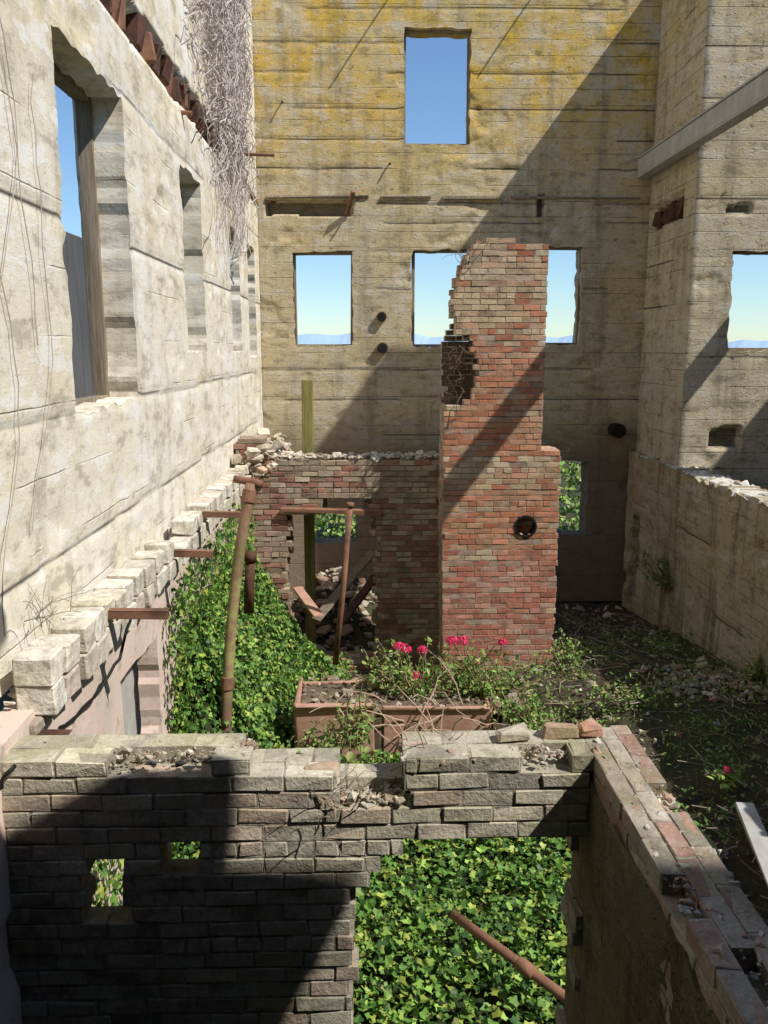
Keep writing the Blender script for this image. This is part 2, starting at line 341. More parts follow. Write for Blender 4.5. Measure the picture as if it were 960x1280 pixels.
# pier + return
root=empty('concrete_wall',(XR,YP,0),'right-hand projecting concrete pier with shaded return side and window at frame edge','wall')
mb=MB()
ph=[hole(913,312,990,438,YP)]
grid_wall(mb,(0,YP,0),(1,0,0),(0,-1,0),(XR,9.4),(0,9.25),ph,.04,.4,boards([2.7,3.2,3.9,4.6,5.2,5.9,6.5,7.1,7.7,8.3],51,rec=[(xo(888,548,YP),xo(925,548,YP),zo(560,YP),zo(537,YP),.12),(xo(908,260,YP),xo(940,260,YP),zo(265,YP),zo(255,YP),.06)]),51,.9)
mb.build('pier_face',M['pier'],root,True)
mb=MB()
grid_wall(mb,(XR,0,0),(0,1,0),(-1,0,0),(YP+.03,YB-.02),(0,9.25),[],.04,.4,boards([2.7,3.2,3.9,4.6,5.2,6.5,7.1,7.7,8.3],61,rec=[(YP+.05,YB-.05,5.72,6.05,.14)]),61,.6)
mb.build('return_face',M['pier'],root,True)
frame_part(root,(ph[0][0]+.012,ph[0][1]-.012,ph[0][2]+.012,ph[0][3]-.012),lambda x,z:(x,YP+.12,z),.045,.05)
mb=MB()
for k in range(6): cbox(mb,(XR+.13,YP+.2+k*.28,5.88+rng.uniform(-.03,.03)),(.07,.12,.1),.01,(.2,.08,.05),.02,rotm(rng.normal(0,.2),0,0))
mb.build('charred_brick_pocket',M['drust'],root)
# unseen structures added right of the frame to block sun and sky
lx=7.0;ztop=float(8.85+(lx-3.97)*1.345)
ya=YB-(lx+.85)/SA;yb=YP-(lx+.45-XR)/SA+.02
mb=MB();grid_wall(mb,(lx,0,0),(0,1,0),(-1,0,0),(ya,yb),(0,ztop),[],.12,.45,boards([3,6,9],83),83,1);mark(mb.build('shadow_pier',M['pier'],None,True,loc=(lx,(ya+yb)/2,0)),'tall unseen concrete pier added beyond the right frame edge to shade the back wall','pier')  # added pier, sized to throw the diagonal shadow on the back wall
mb=MB();grid_wall(mb,(9.0,0,0),(0,1,0),(-1,0,0),(-1.5,YP-.02),(0,8.2),[],.15,.4,boards([3,6],87),87,1);mark(mb.build('concrete_wall',M['dark'],None,True,loc=(9.0,5,0)),'unseen concrete wall added at far right to cut sky light','wall')  # added wall, blocks sky light from the right
# low right wall
root=empty('concrete_wall',(4.35,7,0),'waist-high stained brown concrete wall along the right side, its top pale and broken','wall')
mb=MB()
grid_wall(mb,(4.14,0,0),(0,1,0),(-1,0,0),(1.5,12.95),(-.1,2.42),[(12.0,12.6,.2,1.5)],.04,.42,boards([.9,1.7],71,amp=3),71,1.6,top=lambda u:2.42+.1*(fbm(u*1.4,u*0,3)-.5))
mb.build('wall_face',M['low'],root,True)
mb=MB();P=[];S=[]
for i in range(600):
    y=rng.uniform(3,12.9);P.append((rng.uniform(4.16,4.54),y,2.42+rng.uniform(-.02,.02)));S.append(rng.choice([.01,.025,.05],p=[.6,.3,.1])*rng.uniform(.8,1.3))
cbox(mb,(4.36,7.2,2.4),(.17,5.7,.035),.01,(.72,.7,.64),.006)
chunks(mb,P,S,[(.64,.6,.52),(.76,.73,.66),(.45,.39,.3)],.4);mb.build('broken_capping',M['stone'],root)
# rear building (behind the viewpoint), side wall and slabs added for shade
root=empty('concrete_wall',(3,-1.6,0),'unseen rear concrete wall behind the viewpoint, with side wall and slabs added to shade the foreground','wall')
mb=MB();grid_wall(mb,(0,-1.6,0),(1,0,0),(0,1,0),(-2.2,9.4),(0,12.5),[],.2,.4,boards([3,6],81),81,1);mb.build('wall_face',M['dark'],root,True)  # unseen rear wall, made tall to cut sky light
mb=MB();grid_wall(mb,(1.42,0,0),(0,1,0),(-1,0,0),(-1.55,1.22),(0,5.98),[],.1,.2,boards([3],85),85,1);mb.build('shade_wall_face',M['dark'],root,True)  # side wall added to darken the foreground
ZS=6.0
def tg(x,z): s=(ZS-z)/SC; return (x+SA*s,3-s)
q0=tg(-1.62,1.95)
pl=[(-2.2,-1.55),(-2.2,2.25),(.85,2.25),(1.0,q0[1]),q0,tg(-1.44,2.03),tg(-.79,2.42),tg(-.48,2.47),tg(-.5,2.2),tg(-.534,1.92),tg(-.3,1.9),tg(-.04,1.87)]  # slab edge traced from wanted shadow points on the front wall
e=pl[-1];pl+=[(e[0]+.25,e[1]-.4),(e[0]+.35,e[1]-1.0),(e[0]+.4,-1.55)]
n=len(pl);mb=MB();V=[(x,y,ZS) for x,y in pl]+[(x,y,ZS+.1) for x,y in pl]
mb.add(V,[list(range(n))[::-1],list(range(n,2*n))]+[[i,(i+1)%n,(i+1)%n+n,i+n] for i in range(n)]);mb.build('shade_slab',M['dark'],root)  # overhead slab added to cast the foreground shadow
mb=MB();cbox(mb,(-.5,.0,2.15),(1.0,1.3,.1),.01,(.3,.3,.3));mb.build('shade_slab',M['dark'],root)  # lower slab added to keep light out of the pit
# ------------------------------------------------------------ brick walls (spans clip each course)
def brick_wall(mb,O,ax,nr,L,Z0,Z1,bl_,ch,wy,wt,spans,pal,mort,jit=.003,rec=.006,mz=.01,ej=.006,vj=.0022,cf=.004,drop=None):
    O=np.array(O,float);ax=np.array(ax,float);nr=np.array(nr,float);up=np.array([0,0,1.])
    R=np.stack([ax,nr,up],axis=1)
    for w in range(wy):
        k=0;z=Z0
        while z<Z1-.01:
            zc=z+ch/2;o=(-.5 if k%2 else 0)*bl_-w*.07+rng.normal(0,.012)
            b_=bl_*.5 if k%6==5 else bl_
            for (sa,sb) in spans(zc,w):
                sa=max(sa,0)+rng.normal(0,ej);sb=min(sb,L)+rng.normal(0,ej)
                u=o+math.floor((sa-o)/b_)*b_
                while u<sb:
                    a=max(u,sa);b=min(u+b_,sb);u+=b_
                    if b-a<.035: continue
                    uc=(a+b)/2
                    if drop and drop(uc,zc,w): continue
                    c=O+ax*uc+up*zc-nr*(w+.5)*wt+nr*rng.normal(0,jit)
                    mzz=mz*rng.uniform(.7,1.3)
                    cbox(mb,c,((b-a)/2-mzz/2,wt/2-.002,ch/2-mzz/2),cf,pal(uc,zc,w),vj,R@rotm(*rng.normal(0,.005,3)))
                    cbox(mb,O+ax*uc+up*(zc-.003)-nr*((w+.5)*wt+rec*.5),((b-a)/2,wt/2-rec*.5,ch/2-.003),.0,mort(uc,zc),.0008,R)
            z+=ch;k+=1
def sub(sp,a,b):
    o=[]
    for (p,q) in sp:
        if b<=p or a>=q: o.append((p,q));continue
        if a>p:o.append((p,a))
        if b<q:o.append((b,q))
    return o
def rp(pal,j=.12): return lambda u,z,w=0: pick(pal,1,j)[0]
FW=[(.58,.53,.4),(.52,.48,.36),(.6,.55,.43),(.55,.5,.38),(.56,.44,.33),(.46,.43,.31)]
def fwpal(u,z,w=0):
    return pick(FW,1,.14)[0]*(1.0 if z>1.95 else .62)  # lower bricks darkened in colour to deepen the shadow there
def xf(u,v): return xo(u,v,3.0)
XM0,XM1,XM2=xf(310,960),xf(420,960),xf(505,960)
TOP=2.455
def topf(x):
    if x<XM0: return TOP+.01
    if x<XM1: return TOP-.1
    if x<XM2: return TOP-.16
    return TOP+.01
XF0=-1.62
hA=hole(118,1080,152,1134,3.0);hB=hole(217,1056,246,1074,3.0)
JX=xf(440,1150);JX2=xf(490,1060)
def fspan(zc,w):
    sp=[(-1.62,XM0),(XM0,XM1),(XM1,XM2),(XM2,.885)];o=[]
    for (a,b) in sp:
        if zc<topf((a+b)/2)-(.07 if (w==0 and a==XM1) else 0): o.append((a,b))
    if len(o)>1:
        m=[o[0]]
        for q in o[1:]:
            if abs(q[0]-m[-1][1])<1e-6: m[-1]=(m[-1][0],q[1])
            else: m.append(q)
        o=m
    e=w+.6
    for h in(hA,hB):
        if h[2]-.1*e-.02<zc<h[3]+.01: o=sub(o,h[0]-.055*e,h[1])
    if zc<1.86: o=sub(o,JX,.86)
    elif zc<2.07: o=sub(o,JX+(JX2-JX)*(zc-1.86)/.21*1.2,.86)
    return [(a-XF0,b-XF0) for a,b in o]
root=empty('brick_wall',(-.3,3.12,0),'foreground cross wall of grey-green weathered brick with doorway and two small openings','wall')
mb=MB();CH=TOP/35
brick_wall(mb,(XF0,3.0,0),(1,0,0),(0,-1,0),.885-XF0,0,TOP+.03,.2,CH,2,.118,fspan,fwpal,lambda u,z:np.array((.5,.46,.36))*rng.uniform(.6,1.05)*(1.0 if z>1.95 else .62),.0025,rec=.006,ej=.01,vj=.0028,cf=.0035,mz=.009,  # mortar gets the same painted shade low down
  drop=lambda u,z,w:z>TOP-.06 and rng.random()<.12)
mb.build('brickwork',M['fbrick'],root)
mb=MB();bar(mb,(XF0+.3,3.17,2.1),(.87,3.17,2.1),.08,.03,(.2,.1,.06),jit=.002);mb.build('lintel',M['drust'],root)
# right foreground wall
root=empty('brick_wall',(1.0,1.8,0),'foreground side wall running toward the viewer at lower right, rubble-topped, inner face in shade','wall')
RW=[(.4,.27,.21),(.44,.38,.3),(.37,.3,.23),(.43,.26,.2),(.46,.41,.33),(.38,.23,.17)]
mb=MB();brick_wall(mb,(.887,3.26,0),(0,-1,0),(-1,0,0),3.1,0,2.46,.2,TOP/35,3,.07,lambda z,w:[(0,3.1)],rp(RW),lambda u,z:np.array((.44,.39,.31))*rng.uniform(.6,1.1),.002,rec=.006,vj=.003,cf=.0035,mz=.009,drop=lambda u,z,w:z>2.38 and rng.random()<.14)
mb.build('brickwork',M['fbrick'],root)
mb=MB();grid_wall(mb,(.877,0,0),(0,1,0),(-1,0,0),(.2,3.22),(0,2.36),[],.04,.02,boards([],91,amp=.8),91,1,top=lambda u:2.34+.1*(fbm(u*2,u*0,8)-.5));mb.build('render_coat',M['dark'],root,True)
mb=MB();P=[];S=[]
for i in range(1300):
    P.append((rng.uniform(.9,1.09),rng.uniform(.3,3.2),TOP-.008+rng.uniform(-.03,.004)));S.append(rng.choice([.004,.009,.018],p=[.66,.28,.06])*rng.uniform(.7,1.3))
chunks(mb,P,S,[(.54,.5,.44),(.46,.3,.23),(.38,.32,.25),(.62,.59,.53)],.5);mark(mb.build('loose_mortar',M['stone'],root),kind='stuff')
# chimney
YC=9.4
root=empty('chimney',(xo(625,700,YC),YC+.3,0),'tall ruined red brick chimney with ragged broken top and round flue hole','chimney')
CP=np.array([(290,606),(300,604),(312,590),(330,580),(352,571),(378,567),(400,571),(414,568),(417,583),(430,588),(445,594),(470,597),(500,593),(508,562),(513,553),(1000,553)],float)
x0=xo(553,650,YC);x1=xo(697,700,YC);xr=xo(681,450,YC)
def vz(z):
    d=np.array([0,YC,z-4.0]);return 640-FP*(d@Uv)/(d@Fv)
hc=onY(657,658,YC)
def cspan(zc,w):
    v=float(vz(zc));xl=xo(np.interp(v,CP[:,0],CP[:,1])+rng.uniform(-4,4)*(v<510),v,YC)
    if 424<v<508 and w>0: xl=xo((600 if w<3 else 555)+rng.uniform(-5,5),v,YC)
    elif 408<v<=424 and w==3: xl=xo(560,v,YC)
    xh=x1 if v>566 else xr
    if v<293: return []
    if v<304: xh=xo(645,300,YC)
    sp=[(xl-x0,xh-x0)]
    if w==0 and abs(zc-hc[2])<.12:
        q=math.sqrt(max(0,.122**2-(zc-hc[2])**2));sp=sub(sp,hc[0]-q-x0,hc[0]+q-x0)
    return sp
RB=[(.6,.26,.15),(.56,.22,.12),(.62,.32,.19),(.5,.19,.11),(.6,.36,.23),(.52,.3,.19)];TB=[(.62,.48,.31),(.56,.42,.27),(.64,.52,.36),(.58,.39,.25)];PB=[(.58,.24,.17),(.6,.31,.23),(.54,.2,.14),(.56,.35,.27),(.48,.18,.12)]
def cpal(u,z,w=0):
    v=vz(z);x=x0+u
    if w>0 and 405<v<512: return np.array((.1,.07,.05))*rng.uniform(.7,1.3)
    q=.06
    if v<420: q=.95 if (x<xo(642,350,YC) and v<400) else .5
    elif v<450: q=.3
    if 568<v<612: q=.7
    if w>0: q=.3
    if rng.random()<q: return pick(TB,1,.1)[0]
    return pick(PB if v>690 else RB,1,.12)[0]
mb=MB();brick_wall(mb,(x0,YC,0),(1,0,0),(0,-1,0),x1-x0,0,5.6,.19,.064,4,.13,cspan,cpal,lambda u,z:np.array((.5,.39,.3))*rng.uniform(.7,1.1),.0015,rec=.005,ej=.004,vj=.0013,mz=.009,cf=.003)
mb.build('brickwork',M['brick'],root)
mb=MB();p=np.array(hc)
an=np.linspace(0,2*math.pi,21)[:-1]
ring=lambda r,y:[(p[0]+r*math.cos(a),y,p[2]+r*math.sin(a)) for a in an]
V=ring(.13,YC-.012)+ring(.108,YC-.012)+ring(.1,YC+.3)+ring(.13,YC+.05)
f=[]
for k in range(20):
    j=(k+1)%20;f+=[[k,j,20+j,20+k],[20+k,20+j,40+j,40+k],[k,60+k,60+j,j]]
f.append([40+k for k in range(20)]);mb.add(V,f);mb.build('flue_thimble',M['black'],root)
mb=MB()
for i in range(26):
    s=onY(rng.uniform(560,590),rng.uniform(425,500),YC)+(0,.08,0);P=[s]
    for k in range(5): P.append(P[-1]+rng.normal(0,.045,3)+(0,0,-.04))
    tube(mb,P,.005,4,(.16,.11,.07))
mb.build('dry_roots',M['twig'],root)
# low brick wall beside the chimney, with doorway
YW2=9.95;xa=-1.5
root=empty('brick_wall',(-.3,YW2,0),'low red and tan brick wall left of the chimney with a ragged doorway','wall')
dl,dr=xo(360,690,YW2),xo(470,690,YW2)
def wspan(zc,w):
    sp=[]
    if zc<2.72: sp=[(0,9)]
    elif zc<2.98: sp=[(0,.35)]
    jn=.1*(float(vn(zc*7,3,2))-.5);jm=.1*(float(vn(zc*9,7,5))-.5)
    if .2<zc<zo(640,YW2): sp=sub(sp,dl+jn-xa,dr+jm-xa)
    elif .2<zc<zo(622,YW2): sp=sub(sp,dl+.45+jn-xa,dr-.15+jm-xa)
    return sp
TB2=[(.44,.35,.25),(.38,.3,.22),(.48,.4,.3)]
def wpal(u,z,w=0):
    return pick(TB2 if rng.random()<(.7 if z>2.5 or (u>1.2 and z>1.9) else .3) else [(.37,.18,.13),(.4,.23,.17),(.31,.15,.11),(.42,.3,.23)],1,.15)[0]
mb=MB();brick_wall(mb,(xa,YW2,0),(1,0,0),(0,-1,0),x0-xa+.15,0,3.0,.19,.066,3,.11,wspan,wpal,lambda u,z:np.array((.38,.3,.22))*rng.uniform(.6,1.1),.003,rec=.007,ej=.025)
mb.build('brickwork',M['brick'],root)
mb=MB();P=[];S=[]
for i in range(420): P.append((rng.uniform(xa,x0),rng.uniform(YW2+.0,YW2+.32),2.735+rng.uniform(-.01,.02)));S.append(rng.choice([.015,.03,.05],p=[.6,.35,.05]))
chunks(mb,P,S,[(.62,.56,.46),(.56,.46,.34),(.66,.6,.52)],.4);mark(mb.build('coping_rubble',M['stone'],root),kind='stuff')
mb=MB();bar(mb,onY(352,636,YW2)+(0,-.04,0),onY(478,640,YW2)+(0,-.04,0),.06,.05,(.3,.1,.05),jit=.01);mb.build('door_lintel',M['rust'],root)
# left lower wall (pink plaster) with doorway
XK=-1.4
root=empty('plaster_wall',(XK,6,0),'pinkish plastered lower wall beneath the left concrete wall with a dark doorway','wall')
mb=MB();grid_wall(mb,(XK,0,0),(0,1,0),(1,0,0),(1.2,12.9),(0,2.5),[(4.6,5.42,0,2.12)],.05,.14,boards([],95,amp=1.5),95,1);mb.build('wall_face',M['pink'],root,True)
mb=MB();cbox(mb,(XK-.2,5.01,1.05),(.02,.55,1.15),.004,(.3,.3,.3),.003);mb.build('door_panel',M['beam'],root)
# broken brick ledge on the left wall
root=empty('brick_ledge',(-1.4,6,2.4),'broken ledge of chunky pale bricks along foot of the left concrete wall','ledge')
mb=MB();LP=[(.74,.69,.58),(.68,.62,.51),(.78,.74,.65),(.66,.55,.46),(.7,.65,.5)]
y=3.36
while y<9.0:
    wdt=rng.uniform(.15,.19);zz=2.47
    for k in range(2 if rng.random()<.9 else 1):
        hh_=rng.uniform(.062,.07)
        cbox(mb,(-1.385+rng.normal(0,.006),y+wdt/2,zz+hh_),(.083,wdt/2-.004,hh_-.002),.009,pick(LP,1,.06)[0],.004,rotm(*rng.normal(0,.014,3)));zz+=2*hh_
    y+=wdt+rng.choice([.004,.03,.07],p=[.6,.25,.15])
while y<9.8:
    wdt=rng.uniform(.12,.2)
    for k in range(rng.integers(1,3)): cbox(mb,(-1.39+rng.normal(0,.025),y+wdt/2,2.52+k*.12),(.08,wdt/2,.055),.01,pick(LP,1,.1)[0],.008,rotm(*rng.normal(0,.06,3)))
    y+=wdt+rng.uniform(0,.06)
mb.build('brickwork',M['stone'],root)
mb=MB();P=[];S=[]
for i in range(300):
    y=rng.uniform(3.3,12.8);P.append((rng.uniform(-1.56,-1.48),y,2.53+rng.uniform(-.04,.06)));S.append(rng.choice([.01,.02,.03],p=[.55,.37,.08]))
for i in range(260):
    y=rng.uniform(9.6,12.0);P.append((rng.uniform(-1.5,-1.05),y,2.6+rng.uniform(0,.3)*rng.random()));S.append(rng.choice([.02,.04,.07],p=[.5,.35,.15]))
chunks(mb,P,S,[(.64,.58,.46),(.7,.64,.53),(.54,.45,.35),(.6,.4,.3)],.7);mark(mb.build('debris',M['stone'],root),kind='stuff')
cb=MB();cbox(cb,(-1.47,8.1,2.44),(.1,4.8,.03),.01,(.4,.34,.28),0);cb.build('ledge_bed',M['stone'],root)
lab=['nearest rusty flat steel stub jutting from the brick ledge, at the left frame edge','rusty flat steel stub jutting over the pink wall, second from the viewer','rusty flat steel stub above the ivy, third from the viewer','farthest rusty flat steel stub on the ledge beside the mossy pipe']
for (u0,u1,v,Y),l in zip([(-25,86,923,3.33),(120,210,768,4.13),(205,266,692,5.6),(247,302,643,6.8)],lab):
    p=onY(u0,v,Y);q=onY(u1,v+1,Y);mb=MB();bar(mb,p-(.1,0,0),q,.01,.045,(.2,.1,.06),.002)
    bar(mb,p+(0,.02,.02)-(.1,0,0),q+(0,.02,.02),.05,.008,(.2,.1,.06),.002)
    o=mb.build('steel_stub',M['rust' if Y>4 else 'drust'],None,loc=p);mark(o,l,'steel bar','steel stubs along the brick ledge')
# ------------------------------------------------------------ beams, posts, pipes
def ibeam(X,Z,Y0,Y1,name,label):
    mb=MB();h=.27;w=.16
    bar(mb,(X,Y0,Z+h/2),(X,Y1,Z+h/2),w,.025,(.3,.3,.3));bar(mb,(X,Y0,Z-h/2),(X,Y1,Z-h/2),w,.025,(.3,.3,.3))
    cbox(mb,(X,(Y0+Y1)/2,Z),(.07,(Y1-Y0)/2,.115),.01,(.35,.35,.34),.004)
    return mark(mb.build(name,M['beam'],None,loc=(X,Y0,Z)),label,'beam')
ibeam(4.1,float(onX(806,208,4.1)[2]),7.2,12.95,'floor_beam','long grey horizontal beam crossing the upper right corner toward the viewer')
ibeam(6.4,6.35,8.2,11.15,'floor_beam','second grey beam parallel to the first, beyond the right frame edge')
mb=MB();p=onY(383,475,10.5);bar(mb,(p[0],10.5,0),(p[0]+.01,10.5,p[2]),.13,.12,(.3,.25,.08),.008,.004);mark(mb.build('timber_post',M['mwood'],None,loc=(p[0],10.5,0)),'mossy olive-green square post rising behind the low brick wall','post')
root=empty('drain_pipe',onY(283,935,6.0),'tall leaning mossy cast iron drain pipe standing in the left ivy','pipe')
a=onY(284,1010,5.95);b=onY(314,604,6.3);kk=onY(276,800,6.1);mb=MB()
pts=[]
for t in np.linspace(0,1,18): pts.append((1-t)**2*a+2*t*(1-t)*kk+t*t*b)
pts=np.array(pts)
def pp(t):
    i=min(16,int(t*17));return pts[i]+(pts[i+1]-pts[i])*(t*17-i)
tube(mb,pts,.042,14);mb.build('pipe_shaft',M['rustmoss'],root,True)
for t in(.38,.96):
    mb=MB();q=pp(t);d=pp(t+.01)-pp(t-.01);d/=np.linalg.norm(d);tube(mb,[q-d*.05,q-d*.045,q+d*.045,q+d*.05],[.045,.053,.053,.045],14);mb.build('collar',M['rust'],root)
mb=MB();tube(mb,[b+(-.13,.02,.03),b+(-.06,.01,.02),b+(.02,0,.01),b+(.08,-.01,-.01)],.03,10);mb.build('pipe_tee',M['rust'],root,True)
mb=MB();p=onY(438,628,8.9);q=onY(419,830,8.8);tube(mb,[q,(p+q)/2+(.01,0,0),p],.032,10);tube(mb,[p-(p-q)*.03,p],.042,10)
mark(mb.build('iron_pipe',M['rust'],None,True,loc=q),'thin brown rusty pipe leaning upright left of the chimney','pipe')
mb=MB();p=onY(313,690,7.6);q=onY(311,765,7.6);tube(mb,[q,q+(p-q)*.85],.05,10);tube(mb,[p-(p-q)*.15,p],.062,10)
mark(mb.build('iron_pipe',M['drust'],None,True,loc=q),'short stubby dark pipe standing in ivy behind the mossy pipe','pipe')
p=onZ(566,1143,.5);q=onZ(722,1258,.42);root=empty('iron_pipe',p,'rusty pipe lying across the ivy beyond the foreground doorway','pipe')
e=q+(q-p)*.35;mb=MB();tube(mb,[p,(p+q)/2,q,e],.03,12);mb.build('pipe_shaft',M['rust'],root,True)
mb=MB();d=(q-p)/np.linalg.norm(q-p);m_=p+(q-p)*.62;tube(mb,[m_-d*.06,m_-d*.05,m_+d*.05,m_+d*.06],[.032,.042,.042,.032],12);mb.build('collar',M['rust'],root,True)
mb=MB();P=[onY(165,765,4.3),onY(150,820,4.2),onY(120,870,4.0),onY(85,905,3.7),onY(40,925,3.4),onY(15,960,2.97),onY(-5,990,2.95)]
t=np.linspace(0,len(P)-1,30);P=np.array(P);P=np.stack([np.interp(t,range(len(P)),P[:,k]) for k in range(3)],1);P+=rng.normal(0,.004,P.shape)
tube(mb,P,.008,6,(.02,.02,.02));mark(mb.build('cable',M['black'],None,True,loc=P[0]),'black cable drooping from the ledge past the pink wall','cable')
for (a,b,w,m_,l) in((onZ(930,1005,.62),onZ(975,1110,.6),.14,'beam','pale grey broken plank lying at the right edge behind the side wall'),(onZ(905,975,.45),onZ(990,1010,.55),.1,'wood','short dark plank lying crosswise behind the pale grey plank'),
   (onY(372,735,9.6),onY(398,770,8.9),.12,'redrust','pinkish plank propped at the left foot of the ragged doorway'),(onY(466,690,10.6),onY(395,775,10.0),.16,'wood','weathered plank leaning diagonally inside the ragged doorway'),(onY(470,720,10.4),onY(425,780,9.9),.12,'drust','dark rusty strip leaning beside the weathered plank in the doorway')):
    mb=MB();bar(mb,a,b,w,.035,(.3,.28,.25),.004,.004);mark(mb.build('wood_plank',M[m_],None,loc=a),l,'plank')
# rusty trough
root=empty('rusty_trough',onY(490,900,6.55),'low pinkish rusted iron trough filled with rubble in front of the chimney','trough')
tx0,tx1=xo(370,900,6.5),xo(612,900,6.5);zt=zo(880,6.5)
mb=MB();tm=xo(470,900,6.5)
for (a,b,z_) in(((tx0,6.5),(tm,6.49),zt),((tm+.05,6.53),(tx1,6.52),zt-.04),((tx0,7.15),(tx1,7.15),zt-.06),((tx0,6.5),(tx0,7.15),zt-.02),((tx1,6.53),(tx1,7.15),zt-.06)):
    bar(mb,(*a,z_/2),(*b,z_/2),.03,z_,(.4,.2,.14),.006,.01)
bar(mb,(tx0,6.485,zt+.004),(tm,6.475,zt-.005),.05,.03,(.3,.15,.1),.006,.004);bar(mb,(tm+.05,6.515,zt-.035),(tx1,6.505,zt-.05),.05,.03,(.3,.15,.1),.006,.004)
mb.build('trough_side',M['redrust'],root)
mb=MB();P=[];S=[]
for i in range(520): P.append((rng.uniform(tx0+.03,tx1+.4),rng.uniform(6.56,7.25),zt-.08+rng.uniform(-.04,.03)));S.append(rng.choice([.012,.022,.045],p=[.62,.32,.06]))
chunks(mb,P,S,[(.4,.34,.25),(.32,.22,.16),(.2,.16,.11),(.5,.44,.35)]);cbox(mb,((tx0+tx1)/2,6.82,zt/2-.06),((tx1-tx0)/2-.02,.3,zt/2-.02),.01,(.12,.09,.06));mark(mb.build('rubble_fill',M['stone'],root),kind='stuff')
# ------------------------------------------------------------ ground / sea / hills
def gh(x,y):
    x=np.asarray(x,float);y=np.asarray(y,float)
    ins=np.clip(1-np.maximum(np.abs(x-1.5)-6,np.abs(y-7)-9)/2,0,1)
    h=(.16*(fbm(x*1.1,y*1.1,41)-.5)+.06*(fbm(x*6,y*6,44)-.5))*ins
    h=h+.38*np.exp(-(((x-1.5)/1.0)**2+((y-9.0)/.8)**2))+.95*np.exp(-(((x-1.1)/.9)**2+((y-7.1)/.45)**2))*(x<3)
    h=h+.9*np.exp(-(((x+.4)/.7)**2+((y-11.6)/.8)**2))
    h=h+.62*np.clip((12.5-y)/4.5,0,1)*np.clip((x-1.7)/1.5,0,1)*np.clip((5.2-x)/.6,0,1)*np.clip((y-4.2)/1.2,0,1)
    r=np.hypot(x,y);return h-14*np.clip((r-70)/40,0,1)
xs=np.unique(np.concatenate([np.linspace(-130,-3,26),np.arange(-3,9,.07),np.linspace(9,130,26)]));ys=np.unique(np.concatenate([np.linspace(-130,-3,26),np.arange(-3,17,.07),np.linspace(17,130,26)]))
X,Y=np.meshgrid(xs,ys,indexing='ij');V=np.stack([X,Y,gh(X,Y)],-1).reshape(-1,3);I=np.arange(X.size).reshape(X.shape)
mb=MB();mb.add(V,np.stack([I[:-1,:-1],I[1:,:-1],I[1:,1:],I[:-1,1:]],-1).reshape(-1,4));mark(mb.build('ground',M['soil'],None,True),kind='structure')
mb=MB();mb.add([(-9000,-9000,-12),(9000,-9000,-12),(9000,9000,-12),(-9000,9000,-12)],[[0,1,2,3]]);mark(mb.build('sea',M['sea']),kind='structure')
mb=MB();A=np.radians(np.linspace(-70,70,300));hh=30+240*np.clip(fbm(A*7,A*0,77,5)-.38,0,1)*1.6
V=[(7500*math.sin(a),7500*math.cos(a),-20) for a in A]+[(7900*math.sin(a),7900*math.cos(a),h) for a,h in zip(A,hh)]
mb.add(V,[[i,i+1,301+i,300+i] for i in range(299)]);mark(mb.build('hills',M['hill']),kind='structure')
# ------------------------------------------------------------ ivy
def ivy(name,P,N,label,size=(.035,.075),pal=IVY):
    mb=MB();P=np.array(P);n=len(P);s=size[0]+(size[1]-size[0])*rng.random(n)**1.5;leaves(mb,P,N,s,pick(pal,n,.22),'ivy')
    o=mb.build(name,M['leaf'],None);mark(o,label,'ivy',kind='stuff');return o
def iz(x,y): return gh(x,y)+.22+.2*fbm(np.asarray(x)*2.2,np.asarray(y)*2.2,60)
n=17000;x=rng.uniform(-1.35,2.4,n);y=rng.uniform(3.28,6.4,n);z=iz(x,y)+rng.uniform(-.12,.04,n)-.03
N=rng.normal(0,.55,(n,3));N[:,2]+=1;N[:,0]+=.2
ivy('ground_ivy',np.stack([x,y,z],1),N,'bright green ivy carpeting the floor beyond the foreground doorway',(.025,.068))
def bz(x,y):
    t=np.clip((-.45-x)/.95,0,1);amp=np.clip((y-5.3)/.7,0,1)*np.clip((9.9-y)/.6,0,1)
    return .3+1.65*t**1.1*amp
n=18000;x=-1.38+1.2*rng.random(n)**1.3;y=rng.uniform(5.2,9.7,n);lump=.5*(fbm(x*2.5,y*1.6,66)-.5)
z=bz(x,y)+lump*np.clip((x+1.5)*3,0.3,1)+rng.uniform(-.14,.04,n)
N=rng.normal(0,.55,(n,3));N[:,0]+=.8;N[:,2]+=.7
keep=~((y<5.6)&(z>1.0))
ivy('ivy_bank',np.stack([x,y,z],1)[keep],N[keep],'dense green ivy bank heaped against the left wall around the drain pipe',(.025,.06))
n=6200;y=np.concatenate([rng.uniform(3.4,4.5,1500),rng.uniform(5.5,9.6,4700)]);z=np.concatenate([rng.random(1500)*1.7,1.1+rng.random(4700)**1.2*1.3])
x=XK+.04+rng.random(n)*.1;N=rng.normal(0,.5,(n,3));N[:,0]+=1
ivy('climbing_ivy',np.stack([x,y,z],1),N,'ivy climbing the plaster wall below the brick ledge',(.025,.06))
n=3600;x=rng.uniform(-.95,.6,n);y=rng.uniform(5.8,6.42,n);z=.42+.3*fbm(x*2,y*2,71)+.2*rng.random(n);N=rng.normal(0,.6,(n,3));N[:,2]+=1
ivy('trailing_ivy',np.stack([x,y,z],1),N,'loose green growth in front of the rusty trough',(.03,.06))
xs=np.linspace(-1.45,2.5,60);ys=np.linspace(3.3,9.8,110);X,Y=np.meshgrid(xs,ys,indexing='ij')
Z=np.where(Y<6.5,iz(X,Y)-.18,0);Z=np.maximum(np.where(Y<6.4,Z,-.2),np.where((X<-.1),bz(X,Y)-.25,-.2))
